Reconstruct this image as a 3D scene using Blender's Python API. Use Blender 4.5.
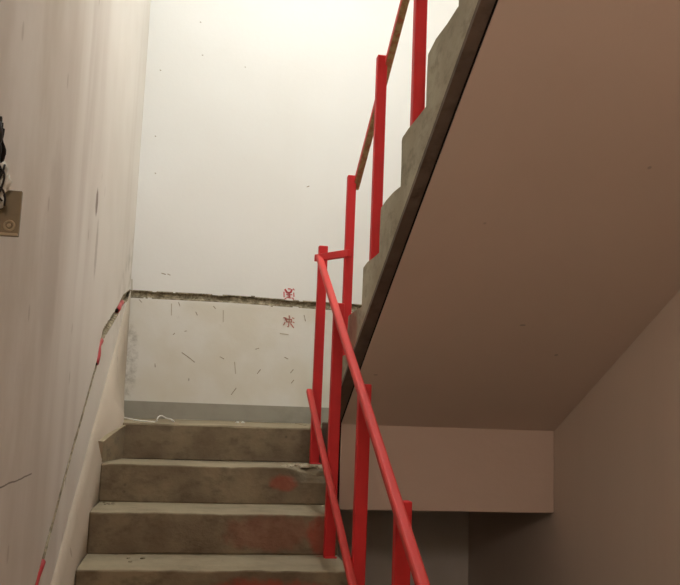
import bpy, bmesh, math, random
from mathutils import Vector, Matrix, noise
random.seed(7)
scene = bpy.context.scene
for o in list(bpy.data.objects):
    bpy.data.objects.remove(o)
COL = scene.collection

# ------------------------------------------------------------------ basics
ZL = 1.485                       # height of the half landing above the floor the camera stands on
H, G, GU = 0.165, 0.2938, 0.2988  # riser, going of the near flight, going of the far flight
YU = 0.012                       # first nosing of the flight going back up
XW, XR, YB, YF = 0.0, 2.155, 1.10, -5.6   # left wall, right wall, back wall, wall behind the camera
XE1 = 1.036                      # open edge of near flight
XS = 1.044                       # open edge of far flight
ZBOT, ZTOP = -2.97, 3.72

# ------------------------------------------------------------------ camera
yaw, pitch, roll, fpx = 0.16472, 0.13627, 0.03553, 836.52
fw = Vector((math.sin(yaw) * math.cos(pitch), math.cos(yaw) * math.cos(pitch), math.sin(pitch)))
r0 = Vector((math.cos(yaw), -math.sin(yaw), 0))
u0 = r0.cross(fw)
rt = r0 * math.cos(roll) + u0 * math.sin(roll)
up = u0 * math.cos(roll) - r0 * math.sin(roll)
cd = bpy.data.cameras.new('camera')
cam = bpy.data.objects.new('camera', cd)
COL.objects.link(cam)
cam.matrix_world = Matrix(((rt.x, up.x, -fw.x, 0.4277), (rt.y, up.y, -fw.y, -4.0667),
                           (rt.z, up.z, -fw.z, 0.1053 + ZL), (0, 0, 0, 1)))
cd.sensor_fit = 'HORIZONTAL'
cd.sensor_width = 36.0
cd.lens = fpx * 36.0 / 680.0
cd.clip_start = 0.02
scene.camera = cam

# ------------------------------------------------------------------ world, lights, exposure
w = bpy.data.worlds.new('world')
scene.world = w
w.use_nodes = True
w.node_tree.nodes['Background'].inputs[0].default_value = (0.004, 0.003, 0.003, 1)
w.node_tree.nodes['Background'].inputs[1].default_value = 1.0
vs = scene.view_settings
vs.view_transform = 'Standard'
vs.look = 'None'
vs.gamma = 1.0
vs.use_curve_mapping = False
vs.exposure = 0.0
LAMP = (0.98, -0.95, 3.52)       # ceiling lamp over the half landing
FILL_LAMP = (0.42, -5.00, 1.22)       # unseen warm fill lamp added under the upper floor, behind the camera


def point_light(name, loc, power, color, size):
    ld = bpy.data.lights.new(name, 'POINT')
    ld.energy = power
    ld.color = color
    ld.shadow_soft_size = size
    o = bpy.data.objects.new(name, ld)
    COL.objects.link(o)
    o.location = (loc[0], loc[1], loc[2] + ZL)
    return o


point_light('landing_lamp_light', LAMP, 120, (0.915, 0.98, 0.985), 0.10)
point_light('hall_fill_light', FILL_LAMP, 53, (1.0, 0.87, 0.77), 0.2)


# ------------------------------------------------------------------ material helpers
class NT:
    def __init__(s, name):
        s.m = bpy.data.materials.new(name)
        s.m.use_nodes = True
        s.t = s.m.node_tree
        s.t.nodes.clear()
        s.out = s.t.nodes.new('ShaderNodeOutputMaterial')
        s.b = s.t.nodes.new('ShaderNodeBsdfPrincipled')
        s.t.links.new(s.b.outputs[0], s.out.inputs[0])
        s.geo = s.t.nodes.new('ShaderNodeNewGeometry')
        s.pos = s.geo.outputs['Position']

    def put(s, sock, v):
        if isinstance(v, bpy.types.NodeSocket):
            s.t.links.new(v, sock)
        else:
            if isinstance(v, (tuple, list)) and len(v) == 3 and len(sock.default_value) == 4:
                v = (*v, 1)
            sock.default_value = v

    def scale(s, sc, off=(0, 0, 0)):
        n = s.t.nodes.new('ShaderNodeMapping')
        s.put(n.inputs['Vector'], s.pos)
        n.inputs['Scale'].default_value = sc
        n.inputs['Location'].default_value = off
        return n.outputs[0]

    def noise(s, vec, sc, detail=4, rough=0.55, dist=0.0):
        n = s.t.nodes.new('ShaderNodeTexNoise')
        s.put(n.inputs['Vector'], vec)
        n.inputs['Scale'].default_value = sc
        n.inputs['Detail'].default_value = detail
        n.inputs['Roughness'].default_value = rough
        n.inputs['Distortion'].default_value = dist
        return n.outputs['Fac']

    def vor(s, vec, sc, out='Distance'):
        n = s.t.nodes.new('ShaderNodeTexVoronoi')
        s.put(n.inputs['Vector'], vec)
        n.inputs['Scale'].default_value = sc
        return n.outputs['Distance'], n.outputs['Color']

    def ramp(s, v, lo, hi, a=0.0, b=1.0):
        n = s.t.nodes.new('ShaderNodeMapRange')
        n.interpolation_type = 'SMOOTHSTEP'
        s.put(n.inputs['Value'], v)
        n.inputs['From Min'].default_value = lo
        n.inputs['From Max'].default_value = hi
        n.inputs['To Min'].default_value = a
        n.inputs['To Max'].default_value = b
        return n.outputs[0]

    def math(s, op, a, b=0.0, c=None):
        n = s.t.nodes.new('ShaderNodeMath')
        n.operation = op
        s.put(n.inputs[0], a)
        s.put(n.inputs[1], b)
        if c is not None:
            s.put(n.inputs[2], c)
        return n.outputs[0]

    def mul(s, *a):
        r = a[0]
        for k in a[1:]:
            r = s.math('MULTIPLY', r, k)
        return r

    def xyz(s, vec=None):
        n = s.t.nodes.new('ShaderNodeSeparateXYZ')
        s.put(n.inputs[0], vec or s.pos)
        return n.outputs

    def mix(s, f, a, b):
        n = s.t.nodes.new('ShaderNodeMix')
        n.data_type = 'RGBA'
        s.put(n.inputs[0], f)
        s.put(n.inputs[6], a)
        s.put(n.inputs[7], b)
        return n.outputs[2]

    def bump(s, hgt, st, dist=0.01):
        n = s.t.nodes.new('ShaderNodeBump')
        n.inputs['Strength'].default_value = st
        n.inputs['Distance'].default_value = dist
        s.put(n.inputs['Height'], hgt)
        s.t.links.new(n.outputs[0], s.b.inputs['Normal'])

    def blob(s, c, r, wob=0.5, nsc=14):
        """soft irregular patch around a world point; r = radius per axis (landing-relative z)"""
        p = s.xyz()
        tot = None
        for i in range(3):
            cc = c[i] + (ZL if i == 2 else 0)
            q = s.math('POWER', s.math('ABSOLUTE', s.math('DIVIDE', s.math('SUBTRACT', p[i], cc), r[i])), 2.0)
            tot = q if tot is None else s.math('ADD', tot, q)
        nz = s.noise(s.pos, nsc, 4, 0.65)
        tot = s.math('ADD', tot, s.math('MULTIPLY', s.math('SUBTRACT', nz, 0.5), wob * 4))
        return s.ramp(tot, 0.35, 1.15, 1.0, 0.0)

    def done(s, col, rough=0.9, spec=0.2, metal=0.0):
        s.put(s.b.inputs['Base Color'], col)
        s.put(s.b.inputs['Roughness'], rough)
        s.b.inputs['Specular IOR Level'].default_value = spec
        s.b.inputs['Metallic'].default_value = metal
        return s.m


def flecks(n, sc, stretch, size, keep, off=(0, 0, 0)):
    """sparse small scratches"""
    warp = n.scale(stretch, off)
    d, c = n.vor(warp, sc)
    rnd = n.xyz(c)[0]
    return n.mul(n.ramp(d, size * 0.6, size, 1.0, 0.0), n.ramp(rnd, keep - 0.02, keep, 1.0, 0.0))


def plaster(name, base, dirt, dirty=0.35, scratches=True, extra=None, streak=(9, 9, 0.5)):
    n = NT(name)
    big = n.noise(n.pos, 1.3, 3, 0.5)
    col = n.mix(n.ramp(big, 0.35, 0.7, 0.0, 0.28), base, dirt)
    st = n.noise(n.scale(streak), 1.0, 4, 0.6)
    col = n.mix(n.ramp(st, 0.52, 0.78, 0.0, dirty), col, dirt)
    if scratches:
        f1 = flecks(n, 3.2, (2.2, 2.2, 0.9), 0.07, 0.42)
        f2 = flecks(n, 5.0, (0.8, 0.8, 2.8), 0.06, 0.30, (3.1, 1.7, 2.2))
        col = n.mix(n.math('MULTIPLY', f1, 0.38), col, (0.16, 0.13, 0.10))
        col = n.mix(n.math('MULTIPLY', f2, 0.45), col, (0.2, 0.17, 0.13))
    if extra:
        col = extra(n, col)
    fine = n.noise(n.pos, 55, 5, 0.6)
    mid = n.noise(n.pos, 7, 4, 0.55)
    n.bump(n.math('ADD', n.math('MULTIPLY', fine, 0.25), n.math('MULTIPLY', mid, 0.8)), 0.35, 0.006)
    return n.done(col, 0.85, 0.25)


def band(n, sock, lo, hi, soft):
    return n.mul(n.ramp(sock, lo - soft, lo + soft), n.ramp(sock, hi - soft, hi + soft, 1.0, 0.0))


def left_extra(n, col):
    p = n.xyz()
    rough = n.noise(n.scale((1, 2.6, 0.45)), 1.6, 3, 0.5)
    # vertical grimy smears where people brush past
    s1 = n.mul(band(n, p[1], -1.75, -0.80, 0.3), n.ramp(rough, 0.38, 0.66))
    col = n.mix(n.math('MULTIPLY', s1, 0.32), col, (0.38, 0.30, 0.25))
    col = n.mix(n.math('MULTIPLY', n.blob((0, -0.735, 0.87), (0.1, 0.04, 0.06), 0.3, 40), 0.75), col, (0.16, 0.11, 0.08))
    col = n.mix(n.math('MULTIPLY', n.blob((0, -0.64, 0.70), (0.1, 0.04, 0.13), 0.35, 30), 0.35), col, (0.2, 0.14, 0.1))
    col = n.mix(n.math('MULTIPLY', n.blob((0, -1.62, 0.50), (0.1, 0.16, 0.34), 0.35, 8), 0.30), col, (0.30, 0.23, 0.18))
    # patchy grime, plus light falloff towards the camera put into the colour
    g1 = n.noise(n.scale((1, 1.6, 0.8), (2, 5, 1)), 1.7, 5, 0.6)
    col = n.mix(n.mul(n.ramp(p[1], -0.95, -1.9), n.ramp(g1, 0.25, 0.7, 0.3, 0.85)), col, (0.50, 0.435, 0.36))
    g2 = flecks(n, 7.0, (1.0, 1.0, 0.5), 0.10, 0.16, (0.3, 4.4, 1.2))
    col = n.mix(n.mul(g2, n.ramp(p[1], -0.2, -0.7), 0.3), col, (0.24, 0.18, 0.13))
    # grey rubbing along the chase
    v = n.math('SUBTRACT', n.math('SUBTRACT', p[2], ZL), n.math('MULTIPLY', p[1], 0.62))
    nz = n.noise(n.pos, 9, 4, 0.6)
    col = n.mix(n.mul(band(n, v, 0.15, 0.46, 0.05), n.ramp(p[1], 0.0, 0.9), n.ramp(nz, 0.42, 0.7), 0.5), col, (0.36, 0.33, 0.27))
    # hairline crack
    ln = n.math('ABSOLUTE', n.math('SUBTRACT', n.math('ADD', n.math('SUBTRACT', p[2], ZL), n.math('MULTIPLY', nz, 0.012)), -0.097))
    col = n.mix(n.mul(n.ramp(ln, 0.001, 0.003, 1.0, 0.0), band(n, p[1], -2.4, -1.64, 0.01), 0.8), col, (0.12, 0.09, 0.07))
    return col


def back_extra(n, col):
    p = n.xyz()
    z = n.math('SUBTRACT', p[2], ZL)
    nz = n.noise(n.pos, 22, 5, 0.7)
    soft = n.noise(n.pos, 4, 3, 0.5)
    # knocked about, dirty lower part, with light falloff put into its colour
    low = n.ramp(z, 0.68, 0.78, 1.0, 0.0)
    col = n.mix(n.mul(low, n.ramp(soft, 0.3, 0.7, 0.25, 0.6)), col, (0.60, 0.55, 0.43))
    col = n.mix(n.mul(n.blob((0.02, 1.1, 0.33), (0.055, 0.3, 0.25), 0.3, 25), n.ramp(nz, 0.36, 0.70), 0.5), col, (0.20, 0.17, 0.13))
    # grime just under the chase
    col = n.mix(n.mul(band(n, z, 0.56, 0.74, 0.05), n.ramp(nz, 0.60, 0.80), 0.45), col, (0.30, 0.26, 0.20))
    f = flecks(n, 9.0, (1.3, 1.3, 0.6), 0.07, 0.22, (1.3, 0.4, 5.2))
    col = n.mix(n.mul(f, low, 0.55), col, (0.2, 0.17, 0.12))
    return col


M = {}
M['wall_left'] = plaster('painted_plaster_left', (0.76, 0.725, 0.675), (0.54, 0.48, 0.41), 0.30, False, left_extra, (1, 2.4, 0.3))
M['wall_back'] = plaster('painted_plaster_back', (0.77, 0.765, 0.745), (0.69, 0.665, 0.62), 0.08, False, back_extra)
M['wall_right'] = plaster('painted_plaster_right', (0.76, 0.65, 0.56), (0.68, 0.57, 0.475), 0.3, False)
M['soffit'] = plaster('soffit_plaster', (0.70, 0.575, 0.49), (0.62, 0.505, 0.42), 0.2, True, None, (2, 2, 2))
M['ceiling'] = plaster('ceiling_plaster', (0.72, 0.68, 0.62), (0.6, 0.55, 0.48), 0.2, False)


def chase_mat():
    n = NT('raw_chase_mortar')
    a = n.noise(n.pos, 30, 5, 0.7)
    col = n.mix(n.ramp(a, 0.35, 0.68), (0.15, 0.125, 0.082), (0.42, 0.365, 0.26))
    n.bump(a, 0.8, 0.01)
    return n.done(col, 1.0, 0.05)


M['chase'] = chase_mat()


def concrete(name, a, b, paint=None, pits=True):
    n = NT(name)
    big = n.noise(n.pos, 3.5, 5, 0.6)
    col = n.mix(n.ramp(big, 0.32, 0.68), a, b)
    med = n.noise(n.scale((1, 1, 1.6)), 12, 5, 0.65)
    col = n.mix(n.ramp(med, 0.45, 0.72, 0.0, 0.65), col, tuple(k * 0.6 for k in a))
    tread_tone = n.noise(n.pos, 6, 4, 0.6)
    nz = n.xyz(n.geo.outputs['Normal'])[2]
    col = n.mix(n.mul(n.ramp(nz, 0.6, 0.9), n.ramp(tread_tone, 0.3, 0.65, 0.35, 0.8)), col, (0.315, 0.265, 0.18))  # patchy tone on upward faces puts the treads' light into the colour
    if pits:
        f = flecks(n, 14, (1, 1, 1), 0.12, 0.25)
        col = n.mix(n.math('MULTIPLY', f, 0.5), col, (0.08, 0.07, 0.05))
    if paint:
        for c, r, st in paint:
            col = n.mix(n.math('MULTIPLY', n.blob(c, r, 0.4, 20), st), col, (0.42, 0.03, 0.025))
    fine = n.noise(n.pos, 60, 5, 0.65)
    n.bump(n.math('ADD', n.math('MULTIPLY', fine, 0.4), med), 0.5, 0.006)
    return n.done(col, 0.95, 0.15)


M['step'] = concrete('cement_steps', (0.17, 0.132, 0.088), (0.275, 0.225, 0.150),
                     [((0.83, -0.30, -0.235), (0.07, 0.09, 0.04), 0.38), ((0.97, -0.585, -0.42), (0.07, 0.09, 0.09), 0.45),
                      ((0.72, -0.88, -0.60), (0.28, 0.09, 0.08), 0.45), ((0.75, -0.585, -0.41), (0.20, 0.05, 0.08), 0.18)])
M['raw'] = concrete('raw_concrete', (0.33, 0.29, 0.21), (0.44, 0.40, 0.30),
                    [((1.044, -0.70, 0.40), (0.06, 0.12, 0.12), 0.35)])
M['dark_raw'] = concrete('formwork_concrete', (0.135, 0.10, 0.078), (0.18, 0.135, 0.105), None, False)
M['pale_rubble'] = concrete('broken_mortar', (0.50, 0.44, 0.33), (0.62, 0.55, 0.43), None, False)


def simple(name, col, rough=0.5, spec=0.4, var=0.25, sc=20, metal=0.0, dark=None):
    n = NT(name)
    a = n.noise(n.pos, sc, 4, 0.6)
    c = n.mix(n.ramp(a, 0.4, 0.75, 0.0, var), col, dark or tuple(k * 0.45 for k in col))
    n.bump(n.noise(n.pos, 120, 3, 0.5), 0.12, 0.002)
    return n.done(c, rough, spec, metal)


M['red'] = simple('red_rail_paint', (0.62, 0.022, 0.026), 0.55, 0.35, 0.35, 9, dark=(0.42, 0.018, 0.016))
M['pinkred'] = simple('worn_red_rail_paint', (0.58, 0.042, 0.036), 0.6, 0.35, 0.5, 14, dark=(0.50, 0.06, 0.045))


def rail_under():
    n = NT('red_paint_over_rust')
    nz = n.xyz(n.geo.outputs['Normal'])[2]
    a = n.noise(n.pos, 35, 5, 0.65)
    rust = n.mix(n.ramp(a, 0.35, 0.65), (0.30, 0.14, 0.06), (0.40, 0.27, 0.13))
    col = n.mix(n.mul(n.ramp(nz, -0.5, -0.3, 1.0, 0.0), n.ramp(a, 0.25, 0.5, 0.55, 1.0)), (0.60, 0.04, 0.035), rust)
    return n.done(col, 0.5, 0.4)


M['railunder'] = rail_under()
M['base_left'] = plaster('grubby_cement_plaster', (0.49, 0.425, 0.345), (0.36, 0.30, 0.235), 0.5, True, None, (2, 5, 3))
M['base_grey'] = simple('grey_baseboard_paint', (0.34, 0.32, 0.27), 0.8, 0.2, 0.3, 6)
M['conduit'] = simple('red_plastic_conduit', (0.40, 0.022, 0.028), 0.4, 0.5, 0.2, 30)
M['plate'] = simple('olive_brown_metal', (0.19, 0.15, 0.085), 0.55, 0.4, 0.3, 25)
M['brass'] = simple('pale_brass', (0.36, 0.30, 0.185), 0.45, 0.5, 0.3, 40)
M['black'] = simple('black_insulation', (0.018, 0.015, 0.013), 0.6, 0.3, 0.2)
M['gap'] = simple('shade_and_wire_black', (0.02, 0.016, 0.014), 1.0, 0.0, 0.2)  # near-black painting shadow at plaster edges and in pipe ends, also some wires
M['white'] = simple('white_plastic', (0.80, 0.78, 0.74), 0.5, 0.4, 0.1)
M['greywhite'] = simple('chalky_plaster', (0.62, 0.62, 0.56), 0.9, 0.1, 0.4, 40)
M['redink'] = simple('red_stencil_paint', (0.56, 0.07, 0.08), 0.8, 0.1, 0.5, 60, dark=(0.62, 0.30, 0.27))
M['redink2'] = simple('faded_red_stencil_paint', (0.50, 0.16, 0.14), 0.8, 0.1, 0.8, 50, dark=(0.36, 0.30, 0.22))


def bulb_mat():
    n = NT('glowing_bulb')
    n.b.inputs['Emission Color'].default_value = (1, 0.95, 0.88, 1)
    n.b.inputs['Emission Strength'].default_value = 6
    return n.done((0.9, 0.88, 0.82), 0.3, 0.3)


M['bulb'] = bulb_mat()


# ------------------------------------------------------------------ object helpers (input z is relative to the half landing)
def tag(o, label=None, cat=None, group=None, kind=None):
    for k, v in (('label', label), ('category', cat), ('group', group), ('kind', kind)):
        if v:
            o[k] = v
    return o


def thing(name, base, label, cat, group=None):
    o = bpy.data.objects.new(name, None)
    COL.objects.link(o)
    o.empty_display_size = 0.1
    o.location = (base[0], base[1], base[2] + ZL)
    return tag(o, label, cat, group)


def mk(name, verts, faces, mat, parent=None, smooth=False, fmat=None):
    vv = [Vector((v[0], v[1], v[2] + ZL)) for v in verts]
    if parent is not None:
        org = parent_world(parent)
    else:
        lo = [min(v[i] for v in vv) for i in range(3)]
        hi = [max(v[i] for v in vv) for i in range(3)]
        org = Vector(((lo[0] + hi[0]) / 2, (lo[1] + hi[1]) / 2, lo[2]))
    me = bpy.data.meshes.new(name)
    me.from_pydata([v - org for v in vv], [], faces)
    me.update()
    for m in (mat if isinstance(mat, (list, tuple)) else [mat]):
        me.materials.append(m)
    if fmat:
        for p, i in zip(me.polygons, fmat):
            p.material_index = i
    if smooth:
        for p in me.polygons:
            p.use_smooth = True
    o = bpy.data.objects.new(name, me)
    COL.objects.link(o)
    if parent is not None:
        o.parent = parent
    else:
        o.location = org
    return o


def parent_world(p):
    loc = Vector(p.location)
    while p.parent is not None:
        p = p.parent
        loc += p.location
    return loc


def from_bm(name, bm, mat, parent=None, smooth=False):
    bmesh.ops.recalc_face_normals(bm, faces=bm.faces)
    bm.verts.ensure_lookup_table()
    bm.verts.index_update()
    v = [tuple(x.co) for x in bm.verts]
    f = [[q.index for q in p.verts] for p in bm.faces]
    bm.free()
    return mk(name, v, f, mat, parent, smooth)


def box_bm(lo, hi, bevel=0.0, seg=1, bm=None):
    b = bmesh.new()
    bmesh.ops.create_cube(b, size=1)
    for v in b.verts:
        v.co = Vector([lo[i] + (v.co[i] + 0.5) * (hi[i] - lo[i]) for i in range(3)])
    if bevel:
        bmesh.ops.bevel(b, geom=list(b.edges), offset=bevel, segments=seg, affect='EDGES', profile=0.5)
    return b


def prism_bm(profile, x0, x1):
    """polygon in (y,z) extruded along x"""
    b = bmesh.new()
    a = [b.verts.new((x0, y, z)) for y, z in profile]
    c = [b.verts.new((x1, y, z)) for y, z in profile]
    b.faces.new(a)
    b.faces.new(list(reversed(c)))
    n = len(a)
    for i in range(n):
        b.faces.new((a[i], c[i], c[(i + 1) % n], a[(i + 1) % n]))
    return b


def bar_bm(p, q, wdt, hgt, bevel=0.004, upv=Vector((0, 0, 1)), seg=2):
    """rectangular bar from p to q; wdt across, hgt along upv"""
    p, q = Vector(p), Vector(q)
    d = (q - p)
    L = d.length
    d.normalize()
    s = d.cross(upv)
    s.normalize()
    u = s.cross(d)
    b = box_bm((-wdt / 2, 0, -hgt / 2), (wdt / 2, L, hgt / 2), bevel, seg)
    for v in b.verts:
        c = v.co.copy()
        v.co = p + s * c.x + d * c.y + u * c.z
    return b


def tube_bm(pts, r, n=8, cap=True):
    b = bmesh.new()
    pts = [Vector(p) for p in pts]
    rings = []
    for i, p in enumerate(pts):
        d = (pts[min(i + 1, len(pts) - 1)] - pts[max(i - 1, 0)]).normalized()
        ref = Vector((0, 0, 1)) if abs(d.z) < 0.9 else Vector((1, 0, 0))
        s = d.cross(ref).normalized()
        u = s.cross(d)
        rings.append([b.verts.new(p + (s * math.cos(2 * math.pi * k / n) + u * math.sin(2 * math.pi * k / n)) * r) for k in range(n)])
    for i in range(len(rings) - 1):
        for k in range(n):
            b.faces.new((rings[i][k], rings[i][(k + 1) % n], rings[i + 1][(k + 1) % n], rings[i + 1][k]))
    if cap:
        b.faces.new(rings[0])
        b.faces.new(list(reversed(rings[-1])))
    return b


def worn(bm, amp, fsc, cuts=6, seed=0.0, axis_scale=(1, 1, 1)):
    """subdivide and roughen"""
    bmesh.ops.subdivide_edges(bm, edges=[e for e in bm.edges if e.calc_length() > 0.05], cuts=cuts, use_grid_fill=True)
    for v in bm.verts:
        q = v.co * fsc + Vector((seed, seed * 1.7, -seed))
        nv = noise.noise_vector(q) * amp + noise.noise_vector(q * 3.1) * amp * 0.4
        v.co += Vector((nv.x * axis_scale[0], nv.y * axis_scale[1], nv.z * axis_scale[2]))
    return bm


# ------------------------------------------------------------------ walls with the cut cable chase
def lin(pts, t):
    if t <= pts[0][0]:
        return pts[0][1]
    for (a, b), (c, d) in zip(pts, pts[1:]):
        if t <= c:
            return b + (d - b) * (t - a) / (c - a)
    return pts[-1][1]


CH_LEFT = [(-2.4, -1.0), (-1.426, -0.445), (-1.30, -0.352), (-0.837, -0.05), (-0.34, 0.258), (-0.28, 0.335),
           (-0.19, 0.392), (0.417, 0.570), (0.66, 0.652), (1.10, 0.742)]
CH_LW = [(-2.4, 0.010), (-1.45, 0.016), (-1.30, 0.016), (-1.22, 0.0105), (-0.40, 0.0105), (-0.33, 0.017), (-0.2, 0.021), (0.5, 0.022), (1.1, 0.024)]
CH_BACK = [(0.0, 0.741), (0.6, 0.744), (1.15, 0.733), (2.2, 0.728)]


def chased_wall(name, fn, t0, t1, dt, centre, half, mats, depth=0.026):
    """wall face as a grid sheared along the chase; fn(t, z, d) -> point, d = depth into the wall"""
    nt = int(round((t1 - t0) / dt))
    dense = [k * 0.006 for k in range(-11, 12)]
    nlow, nhigh = 14, 14
    verts, faces, fm = [], [], []
    rows = None
    for i in range(nt + 1):
        t = t0 + (t1 - t0) * i / nt
        c = centre(t)
        zs = [ZBOT - 0.2 + (c + dense[0] - ZBOT + 0.2) * k / nlow for k in range(nlow)]
        zs += [c + v for v in dense]
        zs += [c + dense[-1] + (ZTOP + 0.2 - c - dense[-1]) * k / nhigh for k in range(1, nhigh + 1)]
        rows = len(zs)
        hw = half(t)
        for z in zs:
            e = 0.006 * noise.noise(Vector((t * 18, z * 18, 0.3))) + 0.004 * noise.noise(Vector((t * 60, z * 60, 1.3)))
            e *= min(1.0, hw / 0.014)
            s = (hw + e - abs(z - c)) / 0.004
            d = max(0.0, min(1.0, s)) * (depth * min(1.0, hw / 0.010) * (0.8 + 0.5 * noise.noise(Vector((t * 25, z * 25, 4)))))
            d += 0.0022 * noise.noise(Vector((t * 2.2, z * 2.2, 7.7)))
            verts.append(fn(t, z, d))
    for i in range(nt):
        for k in range(rows - 1):
            a = i * rows + k
            q = (a, a + rows, a + rows + 1, a + 1)
            faces.append(q)
            t = t0 + (t1 - t0) * (i + 0.5) / nt
            zc = (verts[a][2] + verts[a + rows + 1][2]) / 2
            fm.append(1 if abs(zc - centre(t)) < half(t) + 0.007 + 0.006 * noise.noise(Vector((t * 18, zc * 18, 0.3))) else 0)
    # body behind the face
    n0 = len(verts)
    for t in (t0, t1):
        for z in (ZBOT - 0.2, ZTOP + 0.2):
            for d in (0.05, 0.2):
                verts.append(fn(t, z, d))
    for q in ((0, 1, 3, 2), (4, 6, 7, 5), (0, 4, 5, 1), (2, 3, 7, 6), (1, 5, 7, 3)):
        faces.append([n0 + k for k in q])
        fm.append(0)
    o = mk(name, verts, faces, mats, None, False, fm)
    return tag(o, kind='structure')


wall_back = chased_wall('wall_back', lambda t, z, d: (t, YB + d, z), XW - 0.02, XR + 0.02, 0.0125,
                        lambda t: lin(CH_BACK, t), lambda t: 0.0165, [M['wall_back'], M['chase']], 0.018)
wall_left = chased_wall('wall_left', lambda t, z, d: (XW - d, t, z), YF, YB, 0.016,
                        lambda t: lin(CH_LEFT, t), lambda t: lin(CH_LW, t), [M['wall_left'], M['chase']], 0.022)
tag(from_bm('wall_right', box_bm((XR, YF, ZBOT - 0.2), (XR + 0.2, YB + 0.2, ZTOP + 0.2)), M['wall_right']), kind='structure')
tag(from_bm('wall_front', box_bm((XW - 0.2, YF - 0.2, ZBOT - 0.2), (XR + 0.2, YF, ZTOP + 0.2)), M['wall_right']), kind='structure')
tag(from_bm('ceiling', box_bm((XW, YF, ZTOP), (XR, YB, ZTOP + 0.15)), M['ceiling']), kind='structure')
tag(from_bm('floor', box_bm((XW, YF, -9 * H - 0.12), (XR, -8 * G, -9 * H)), M['step']), kind='structure')
tag(from_bm('floor', box_bm((XW, -8 * G, ZBOT - 0.12), (XR, YB, ZBOT)), M['raw']), kind='structure')
tag(from_bm('floor', box_bm((XW, YF, 9 * H - 0.12), (XR, YU - 8 * GU - 0.005, 9 * H)), M['soffit']), kind='structure')

# grey painted strip at the foot of the back wall
tag(from_bm('baseboard_back', worn(box_bm((0.003, YB - 0.012, 0.0), (XR, YB, 0.100)), 0.002, 6, 4), M['base_grey']), kind='structure')

# ------------------------------------------------------------------ half landing
land = thing('stair_landing', (1.08, 0.55, -0.36), 'bare cement half landing slab at the top of the visible steps', 'landing')
bm = worn(box_bm((0.003, 0.003, -0.16), (XE1, YB - 0.004, 0.0), 0.006, 2), 0.004, 4, 8)
from_bm('slab', bm, M['step'], land)
bm = worn(box_bm((XE1, 0.02, -0.13), (XR - 0.003, YB - 0.004, 0.0)), 0.002, 4, 4)
from_bm('slab', bm, M['step'], land)
beam = from_bm('beam', box_bm((XS + 0.002, -0.160, -0.352), (XR, 0.06, 0.03), 0.004), M['dark_raw'], land)
bm = worn(box_bm((1.104, -0.178, -0.362), (XR - 0.002, -0.1605, 0.032), 0.003), 0.0015, 5, 6)
skin = from_bm('beam_plaster', bm, M['soffit'], land)
skin['label'] = 'beige plaster facing of the landing beam'
from_bm('joint_shade', box_bm((1.0985, -0.172, -0.352), (1.1045, -0.1595, 0.032)), M['gap'], land)  # dark strip painted as the shadow beside the beam plaster

# ------------------------------------------------------------------ near flight
low = thing('stair_flight', (0.55, -1.2, -9 * H), 'worn cement steps climbing beside the dirty left wall', 'stairs')
for k in range(1, 9):
    seed = k * 3.7
    b = box_bm((0.042, -k * G, -(k + 1) * H), (XE1, -(k - 1) * G - 0.0005, -k * H), 0.007, 2)
    bmesh.ops.subdivide_edges(b, edges=[e for e in b.edges if e.calc_length() > 0.5], cuts=40, use_grid_fill=True)
    bmesh.ops.subdivide_edges(b, edges=[e for e in b.edges if 0.1 < e.calc_length() < 0.5], cuts=4, use_grid_fill=True)
    for v in b.verts:
        q = v.co
        nv = noise.noise_vector(q * 5 + Vector((seed, 0, 0)))
        fine = noise.noise(q * 23 + Vector((seed, 1, 2)))
        front = max(0.0, 1 - (q.y + k * G) / 0.05) * max(0.0, 1 - (-k * H - q.z) / 0.05)
        v.co.z += 0.004 * nv.z - front * (0.004 + 0.006 * max(0, fine))
        v.co.y += 0.003 * nv.y + front * 0.004 * fine
        if k == 1:           # crumbled right end of this nosing
            e = max(0.0, min(1.0, (q.x - 0.84) / 0.08)) * max(0.0, 1 - (q.y + k * G) / 0.10) * max(0.0, 1 - (-k * H - q.z) / 0.07)
            v.co.z -= e * (0.024 + 0.02 * fine)
            v.co.y += e * 0.03
    st = from_bm('step', b, M['step'], low)
for k in (0,):               # riser below the landing edge
    b = worn(box_bm((0.10, 0.0, -H), (XE1, 0.02, -0.004), 0.004), 0.003, 5, 10)
    from_bm('riser', b, M['step'], low)
# sloping slab below the steps
from_bm('waist_slab', prism_bm([(-0.003, -H - 0.002), (-0.003, -H - 0.19), (-8 * G + 0.02, -9 * H - 0.17), (-8 * G + 0.01, -9 * H - 0.002)], 0.05, XE1 - 0.004), M['raw'], low)
# cement upstand at the wall end of the topmost treads
b = prism_bm([(-0.285, -H + 0.002), (0.0, -H + 0.002), (0.0, -0.012), (-0.285, -0.075)], 0.002, 0.046)
for v in b.verts:
    if v.co.y > -0.01 and v.co.x > 0.03:
        v.co.x = 0.112
up_ = from_bm('side_upstand', worn(b, 0.003, 9, 6), M['step'], low)

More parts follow.
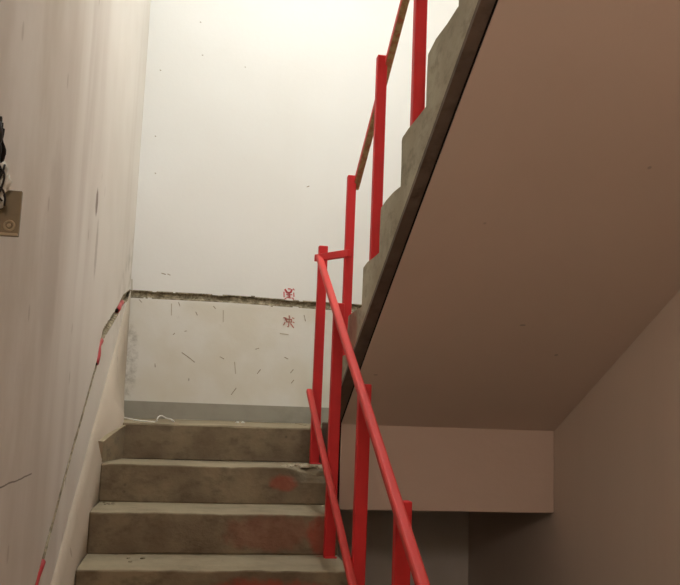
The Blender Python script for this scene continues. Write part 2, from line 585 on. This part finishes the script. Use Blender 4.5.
# sloping thickened plaster along the wall
nosez = lambda y: y * H / G
b = bmesh.new()
NB = 90
rowsB = []
for i in range(NB + 1):
    y = -8.4 * G + (8.4 * G + YB - 0.02) * i / NB
    if y < 0:
        zb, zt = nosez(y) - 0.30, nosez(y) + 0.155 + 0.008 * noise.noise(Vector((y * 4, 0, 0)))
        th = lin([(-G, 0.040), (0.0, 0.098)], y)
    else:
        zb, zt = 0.0, 0.155 + nosez(y)
        th = 0.098 * (1 - y / YB) + 0.004
    if -G < y < 0:
        zb = lin([(-G, -0.30 - H), (-G + 0.03, -H + 0.003), (0.0, -H + 0.003)], y)
    th += 0.003 * noise.noise(Vector((y * 6, 3, 0)))
    r = []
    hh = zt - max(zb, nosez(min(y, 0)) - 0.02)
    z0 = zt - hh
    for x, z in ((0.0, zb), (th, zb), (th, z0 + 0.15 * hh), (th * 0.74 + 0.002, z0 + 0.36 * hh), (th * 0.45 + 0.003, z0 + 0.60 * hh), (th * 0.18 + 0.004, zt - 0.008), (0.0, zt)):
        r.append(b.verts.new((x + 0.0005, y, z)))
    rowsB.append(r)
for r, s in zip(rowsB, rowsB[1:]):
    for k in range(6):
        b.faces.new((r[k], r[k + 1], s[k + 1], s[k]))
b.faces.new(rowsB[0])
b.faces.new(list(reversed(rowsB[-1])))
tag(from_bm('baseboard_left', b, M['base_left'], None, True), kind='structure')

# ------------------------------------------------------------------ far flight going back up over the right side
upf = thing('stair_flight', (1.6, -1.2, 0.0), 'upper raw concrete flight rising back overhead with a plastered underside', 'stairs')
SB = lambda y: -0.050 - 0.50 * y     # underside line
NJ = 8
for j in range(1, NJ + 1):
    yn, yn1 = YU - (j - 1) * GU, YU - j * GU
    z = j * H
    rr = random.Random(j)
    jig = lambda a: rr.uniform(-a, a)
    prof = [(yn + jig(.006), z - 0.012), (yn - 0.010, z - 0.001 + jig(.004)), (yn - 0.09, z + jig(.005)), (yn - 0.2, z + jig(.005)), (yn1 - 0.0, z + 0.004),
            (yn1, SB(yn1) + 0.02 + (0.0)), (yn, SB(yn) + 0.02), (yn + jig(.005), z - H * 0.6)]
    if j == 1:
        prof = [(yn, z - 0.012), (yn - 0.01, z), (yn - 0.15, z + .003), (yn1, z + 0.004), (yn1, SB(yn1) + 0.02), (yn1 + 0.1, SB(yn1) + 0.02), (-0.162, 0.034), (yn, 0.034), (yn, 0.1)]
    b = prism_bm(prof, XS if j > 1 else XS + 0.03, XR - 0.002)
    bmesh.ops.bevel(b, geom=[e for e in b.edges if abs(e.verts[0].co.x - e.verts[1].co.x) < 1e-5 and e.verts[0].co.x < XS + 0.01 and
                             min(e.verts[0].co.z, e.verts[1].co.z) > z - H * 0.7 and abs(e.verts[0].co.y - yn1) > 1e-3], offset=0.006, segments=2, affect='EDGES')
    from_bm('step', b, M['raw'], upf)
ya, yb = -0.15, YU - NJ * GU - 0.02
from_bm('waist_slab', prism_bm([(ya, SB(ya) + 0.0), (ya, SB(ya) + 0.0195), (yb, SB(yb) + 0.0195), (yb, SB(yb))], XS, XR - 0.002), M['dark_raw'], upf)
def taper(b, far, near):
    """left edge of the plaster wanders outwards towards the foot of the flight"""
    for v in b.verts:
        if v.co.x < 1.2:
            f = (v.co.y - yb) / (-0.165 - yb)
            v.co.x = near + (far - near) * f ** 2
    return b


b = prism_bm([(-0.165, SB(-0.165) - 0.0005), (-0.165, SB(-0.165) - 0.012), (yb, SB(yb) - 0.012), (yb, SB(yb) - 0.0005)], 1.0845, XR - 0.001)
bmesh.ops.subdivide_edges(b, edges=list(b.edges), cuts=10, use_grid_fill=True)
sf = from_bm('soffit_plaster', taper(b, 1.103, 1.083), M['soffit'], upf)
sf['label'] = 'brownish pink plastered underside of the flight'
jt = bmesh.new()
rws = []
for i in range(13):
    y = -0.165 + (yb + 0.165) * i / 12
    f = (y - yb) / (-0.165 - yb)
    x1 = 1.083 + 0.020 * f ** 2 + 0.001
    rws.append([jt.verts.new((x, y, SB(y) + z)) for x, z in ((x1 - 0.0045, -0.0003), (x1 - 0.0045, -0.007), (x1, -0.007), (x1, -0.0003))])
for a_, b_ in zip(rws, rws[1:]):
    for k in range(4):
        jt.faces.new((a_[k], a_[(k + 1) % 4], b_[(k + 1) % 4], b_[k]))
from_bm('joint_shade', jt, M['gap'], upf)  # dark strip painted as the shadow along the soffit plaster edge

# ------------------------------------------------------------------ red steel railings
PW = 0.044
lr = thing('stair_railing', (0.994, -1.2, -9 * H), 'red painted steel railing along the open side of the lower steps', 'railing')
post_xy = [(1.000, -0.075, -H, 0.884), (0.994, -0.642, -3 * H, 0.535), (0.996, -1.232, -5 * H, 0.187), (0.994, -1.818, -7 * H, -0.138)]
for x, y, z0, z1 in post_xy:
    lean = 0.004
    p = from_bm('post', bar_bm((x - lean, y, z0 - 0.004), (x, y, z1), PW, 0.036, 0.004, Vector((0, 1, 0))), M['red'], lr)
    from_bm('weld_bead', tube_bm([(x - .024, y - 0.02, z0 + 0.004), (x + 0.024, y - 0.02, z0 + 0.004)], 0.005, 6), M['red'], p)
RA, RB_ = Vector((0.972, -0.140, 0.820)), Vector((0.955, -2.33, -0.375))
from_bm('handrail', bar_bm(RA, RB_, 0.030, 0.030, 0.009, seg=3), M['pinkred'], lr)
MA, MB_ = Vector((0.955, -0.10, 0.178)), Vector((0.957, -2.33, -0.965))
from_bm('mid_rail', bar_bm(MA, MB_, 0.027, 0.027, 0.008, seg=3), M['pinkred'], lr)
from_bm('connecting_bar', bar_bm((0.960, -0.122, 0.814), (1.075, -0.400, 0.797), 0.020, 0.034, 0.003), M['red'], lr)

ur = thing('stair_railing', (1.079, -1.2, 0.0), 'red painted steel railing climbing the upper flight against the white wall', 'railing')
XP = 1.079
for j, y, z1 in ((2, -0.365, 1.166), (4, -0.963, 1.493), (6, -1.560, 1.83), (8, -2.16, 2.16)):
    p = from_bm('post', bar_bm((XP - 0.004, y, j * H - 0.002), (XP, y, z1), PW - 0.004, 0.036, 0.004, Vector((0, 1, 0))), M['red'], ur)
    from_bm('weld_bead', tube_bm([(XP - .022, y - 0.02, j * H + 0.006), (XP + 0.022, y - 0.02, j * H + 0.006)], 0.005, 6), M['red'], p)
from_bm('handrail', bar_bm((1.104, -0.335, 1.118), (1.104, -2.40, 2.235), 0.030, 0.030, 0.006, seg=2), M['railunder'], ur)

# ------------------------------------------------------------------ conduit ends showing in the chase
def chase_tube(name, y0, y1, r, label, off=0.012):
    pts = []
    for i in range(9):
        y = y0 + (y1 - y0) * i / 8
        pts.append((XW - off + 0.003 * math.sin(i * 0.9), y, lin(CH_LEFT, y) + 0.004 * math.sin(i * 0.7)))
    b = tube_bm(pts, r, 10)
    root = thing(name, (XW - off, (y0 + y1) / 2, lin(CH_LEFT, y0) - 0.02), label, 'conduit', 'red conduit ends in the wall chase')
    from_bm('pipe', b, M['conduit'], root, True)
    ring = []
    d = (Vector(pts[0]) - Vector(pts[1])).normalized()
    from_bm('bore_shade', tube_bm([Vector(pts[0]) + d * 0.0005, Vector(pts[0]) + d * 0.004], r * 0.7, 10), M['gap'], root, True)  # dark disc standing for the shade inside the pipe


chase_tube('conduit', -1.52, -1.345, 0.014, 'red conduit end at the low end of the wall chase', 0.006)
chase_tube('conduit', -0.345, -0.235, 0.015, 'red conduit end at the bend of the chase beside the steps', 0.006)
chase_tube('conduit', 0.40, 0.60, 0.017, 'topmost red conduit end, just left of the back corner', 0.006)

# ------------------------------------------------------------------ junction box with loose wires at the left edge
YJ = -2.30
jb = thing('wall_bracket', (0.0, YJ, 0.42), 'olive brown metal plate sticking out of the left wall below the black wires', 'bracket')
from_bm('plate', box_bm((-0.010, YJ, 0.4275), (0.051, YJ + 0.010, 0.523), 0.0015, 2), M['plate'], jb)


def ring_bm(c, R, r, n=20, m=8):
    b = bmesh.new()
    g = [[b.verts.new((c[0] + (R + r * math.cos(2 * math.pi * k / m)) * math.cos(2 * math.pi * i / n), c[1] + r * math.sin(2 * math.pi * k / m),
                       c[2] + (R + r * math.cos(2 * math.pi * k / m)) * math.sin(2 * math.pi * i / n))) for k in range(m)] for i in range(n)]
    for i in range(n):
        for k in range(m):
            b.faces.new((g[i][k], g[(i + 1) % n][k], g[(i + 1) % n][(k + 1) % m], g[i][(k + 1) % m]))
    return b


kn = from_bm('washer', ring_bm((0.032, YJ, 0.449), 0.0095, 0.0026), M['brass'], jb, True)
from_bm('bolt', tube_bm([(0.032, YJ + 0.002, 0.449), (0.032, YJ - 0.005, 0.449)], 0.0042, 6), M['brass'], kn)
from_bm('flange', box_bm((0.0005, YJ + 0.010, 0.4275), (0.004, YJ + 0.045, 0.523), 0.001), M['plate'], jb)
from_bm('lip', box_bm((0.004, YJ - 0.004, 0.4275), (0.050, YJ + 0.001, 0.4335), 0.001), M['brass'], jb)

wb = thing('wire_bundle', (0.01, -2.33, 0.5), 'tangle of black wires hanging on the left wall above the brown plate', 'wires')
rw = random.Random(5)
for i in range(12):
    x0 = rw.uniform(-0.010, 0.005)
    y0 = -2.325 + rw.uniform(-0.012, 0.02)
    pts = []
    n = 14
    ph = rw.uniform(0, 6)
    amp = rw.uniform(0.002, 0.006)
    top = rw.uniform(0.630, 0.668)
    for k in range(n):
        t = k / (n - 1)
        pts.append((max(0.004, x0 + amp * math.sin(ph * 2 + t * 9) + 0.006 * t), y0 + 0.006 * math.sin(ph + t * 7), top - (top - 0.545) * t))
    from_bm('wire', tube_bm(pts, 0.0032, 6), M['black'] if i % 3 else M['gap'], wb, True)
for i in range(3):           # loose ends curling out in front of the plaster
    ph = 1.7 * i
    pts = [(0.012 + 0.010 * math.sin(ph + t * 5) + 0.008 * t, -2.341 - 0.006 * math.sin(t * 3), 0.555 - 0.075 * t + 0.010 * math.sin(ph + 6 * t)) for t in [k / 11 for k in range(12)]]
    from_bm('loose_end', tube_bm(pts, 0.0022, 6), M['black'], wb, True)
for i, (x, z, r1) in enumerate(((0.022, 0.530, 0.012), (0.014, 0.556, 0.011), (0.010, 0.500, 0.014))):
    b = bmesh.new()
    bmesh.ops.create_icosphere(b, subdivisions=3, radius=1)
    for v in b.verts:
        q = v.co.copy()
        sc_ = 1 + 0.55 * noise.noise(q * 2.0 + Vector((i * 3, 0, 0))) + 0.3 * noise.noise(q * 5)
        v.co = Vector((max(0.0008, x + q.x * r1 * sc_), -2.326 + q.y * 0.010 * sc_, z + q.z * r1 * 1.5 * sc_))
    tag(from_bm('plaster_lump', b, M['greywhite'], None, True),
        ('greyish white plaster lump on the top corner of the brown plate', 'greyish white plaster lump highest up among the black wires',
         'greyish white plaster lump lowest, against the wall in front of the brown plate')[i], 'plaster lump', 'plaster lumps at the wires')

# ------------------------------------------------------------------ red stencilled characters on the back wall
def strokes(name, c, s, lines, mat):
    bm_all = bmesh.new()
    for wd, ps in lines:
        for (x0, z0), (x1, z1) in zip(ps, ps[1:]):
            a = Vector((c[0] + x0 * s, YB - 0.0022, c[1] + z0 * s))
            b_ = Vector((c[0] + x1 * s, YB - 0.0022, c[1] + z1 * s))
            d = (b_ - a)
            if d.length < 1e-6:
                continue
            d.normalize()
            nrm = Vector((-d.z, 0, d.x)) * wd * s / 2
            a -= d * wd * s * 0.3
            b_ += d * wd * s * 0.3
            q = [bm_all.verts.new(v) for v in (a - nrm, b_ - nrm, b_ + nrm, a + nrm)]
            bm_all.faces.new(q)
    r = bmesh.ops.extrude_face_region(bm_all, geom=list(bm_all.faces))
    for v in [g for g in r['geom'] if isinstance(g, bmesh.types.BMVert)]:
        v.co.y += 0.0045
    o = from_bm(name, bm_all, mat, wall_back)
    return o


a1 = strokes('painted_character', (0.964, 0.797), 0.072, [
    (.16, [(-.36, .34), (-.20, .12), (0.0, .06), (.16, .16), (.22, .36)]), (.10, [(-.45, .12), (-.42, -.3)]), (.10, [(-.1, .42), (.1, .42)]),
    (.08, [(.34, .46), (.44, .34)]), (.09, [(.40, .10), (.44, -.22)]), (.08, [(-.22, -.06), (.26, -.08)]), (.08, [(-.12, -.2), (.12, -.2)]),
    (.08, [(-.2, -.34), (.2, -.36)]), (.08, [(-.34, -.42), (-.24, -.48)]), (.10, [(.32, -.36), (.42, -.46)]), (.08, [(.02, .06), (.02, -.34)])], M['redink'])
a1['label'] = 'upper red stencilled character'
a2 = strokes('painted_character', (0.971, 0.624), 0.074, [
    (.12, [(0, .46), (.04, .28)]), (.09, [(-.46, .28), (-.26, .26), (-.32, .08)]), (.09, [(.28, .30), (.42, .26)]), (.10, [(-.20, .18), (.20, .16)]),
    (.10, [(-.18, .18), (-.2, -.04)]), (.10, [(.2, .16), (.22, -.04)]), (.09, [(-.2, -.06), (.22, -.06)]), (.10, [(.0, .18), (.02, -.06)]),
    (.09, [(-.34, -.12), (-.44, -.34)]), (.08, [(.0, -.14), (-.02, -.46), (-.12, -.46)]), (.09, [(.14, -.18), (.42, -.52)]), (.08, [(.34, -.04), (.44, -.1)])], M['redink2'])
a2['label'] = 'lower faded red stencilled character'

# gouges and scuffs in the back wall plaster
SC = [[(0.328, 0.4), (0.364, 0.377), (0.408, 0.345)], [(0.558, 0.385), (0.582, 0.373)], [(0.639, 0.159), (0.666, 0.199)], [(0.79, 0.292), (0.808, 0.317)],
      [(0.954, 0.399), (0.975, 0.39)], [(0.995, 0.305), (1.01, 0.326)], [(1.002, 0.242), (1.017, 0.262)], [(0.397, 0.651), (0.407, 0.632)],
      [(0.173, 0.325), (0.176, 0.306)], [(0.178, 0.878), (0.202, 0.872)], [(0.214, 0.876), (0.23, 0.869)], [(0.269, 0.506), (0.278, 0.514)],
      [(0.336, 0.529), (0.347, 0.533)], [(0.773, 0.441), (0.792, 0.448)], [(1.064, 0.667), (1.074, 0.631)], [(0.055, 0.708), (0.071, 0.693)],
      [(0.29, 0.705), (0.299, 0.682)], [(0.502, 0.693), (0.515, 0.678)], [(0.316, 2.518), (0.322, 2.514)], [(0.341, 2.298), (0.347, 2.296)],
      [(1.049, 1.49), (1.062, 1.496)], [(0.083, 1.739), (0.088, 1.737)], [(0.098, 1.503), (0.103, 1.5)], [(0.086, 2.171), (0.092, 2.168)], [(0.616, 2.247), (0.62, 2.246)]]
SF = [[(0.248, 0.693), (0.252, 0.624)], [(0.563, 0.67), (0.566, 0.6)], [(0.648, 0.356), (0.658, 0.287)], [(0.004, 0.83), (0.009, 0.756)], [(0.92, 0.545), (0.97, 0.541)]]
M['scuff'] = simple('dark_scuff', (0.27, 0.22, 0.16), 1.0, 0.05, 1.0, 70, dark=(0.55, 0.50, 0.41))
M['faintscuff'] = simple('faint_scuff', (0.46, 0.41, 0.32), 1.0, 0.05, 0.6, 50, dark=(0.56, 0.51, 0.42))
for nm, ls, m_, wd in (('gouge_marks', SC, M['scuff'], 0.005), ('scuff_marks', SF, M['faintscuff'], 0.006)):
    o = strokes(nm, (0, 0), 1.0, [(wd, l) for l in ls], m_)
    o['kind'] = 'stuff'

# ------------------------------------------------------------------ rubbish and rubble
def strip(name, pts, r, mat, label, cat, group=None):
    return tag(from_bm(name, tube_bm(pts, r, 6), mat, None, True), label, cat, group)


strip('plastic_strip', [(0.245 + 0.085 * t, 0.10 + 0.03 * math.sin(3 * t), 0.006 + 0.026 * math.sin(math.pi * t ** 0.6) + 0.004 * math.sin(9 * t)) for t in [k / 10 for k in range(11)]],
      0.0035, M['white'], 'curled white plastic strip arching up on the landing edge', 'plastic strip')
strip('plastic_strip', [(0.045 + 0.2 * t, 0.030 - 0.012 * t, 0.030 * (1 - t) ** 2 + 0.006) for t in [k / 8 for k in range(9)]],
      0.0035, M['white'], 'thin white strip lying in the left corner of the landing edge', 'plastic strip')


def rock(name, c, r, mat, seed, label, cat, group, sq=(1, 1, 0.6)):
    b = bmesh.new()
    bmesh.ops.create_icosphere(b, subdivisions=2, radius=1)
    for v in b.verts:
        q = v.co.copy()
        s = 1 + 0.4 * noise.noise(q * 1.6 + Vector((seed, 0, 0))) + 0.2 * noise.noise(q * 4 + Vector((0, seed, 0)))
        v.co = Vector((c[0] + q.x * r * sq[0] * s, c[1] + q.y * r * sq[1] * s, c[2] + max(-0.45, q.z) * r * sq[2] * s + r * sq[2] * 0.42))
    return tag(from_bm(name, b, mat), label, cat, group)


for i, x in enumerate((0.660, 0.690)):
    rock('paper_scrap', (x, 0.60, 0.0), 0.010, M['white'], i * 4.2, 'tiny white scrap on the landing below the back wall', 'scrap', 'white scraps on the landing')
rq = random.Random(3)
for i in range(9):
    x = 0.83 + 0.19 * (i + rq.random()) / 9
    rock('mortar_chunk', (x, -G + 0.05 + rq.uniform(-0.02, 0.05), -H - 0.006), rq.uniform(0.010, 0.022), M['pale_rubble'], i * 2.3,
         'pale crumbled mortar chunk by the post foot on the broken top step', 'rubble', 'mortar chunks on the broken nosing', (1.3, 1, 0.6))
for i in range(7):
    rock('dirt_crumb', (0.055 + rq.random() * 0.07, -2 * G + 0.17 + rq.random() * 0.1, -2 * H - 0.002), rq.uniform(0.004, 0.009), M['step'], i * 1.3 + 9,
         'dark dirt crumb in the wall corner of the second step below the landing', 'crumb', 'dirt crumbs on the second step below the landing')
for i in range(4):
    rock('dirt_crumb', (0.12 + rq.random() * 0.15, -3 * G + 0.12 + rq.random() * 0.1, -3 * H - 0.002), rq.uniform(0.004, 0.008), M['step'], i * 1.3 + 19,
         'dark dirt crumb on the left half of the lowest visible tread', 'crumb', 'dirt crumbs on the lowest step')

# ------------------------------------------------------------------ lamp bodies: ceiling lamp above, added fill lamp behind the view
def ceiling_lamp(loc, ztop, label):
    t = thing('ceiling_lamp', (loc[0], loc[1], ztop - 0.1), label, 'lamp')
    from_bm('holder', tube_bm([(loc[0], loc[1], ztop), (loc[0], loc[1], ztop - 0.03)], 0.05, 20), M['white'], t, True)
    b = bmesh.new()
    bmesh.ops.create_uvsphere(b, u_segments=16, v_segments=8, radius=0.028)
    for v in b.verts:
        v.co += Vector((loc[0], loc[1], ztop - 0.05))
    from_bm('bulb', b, M['bulb'], t, True)


ceiling_lamp(LAMP, ZTOP, 'white lamp holder with bare bulb on the ceiling over the landing')
ceiling_lamp(FILL_LAMP, 9 * H - 0.12, 'added fill lamp below the upper floor, white holder with bare bulb')
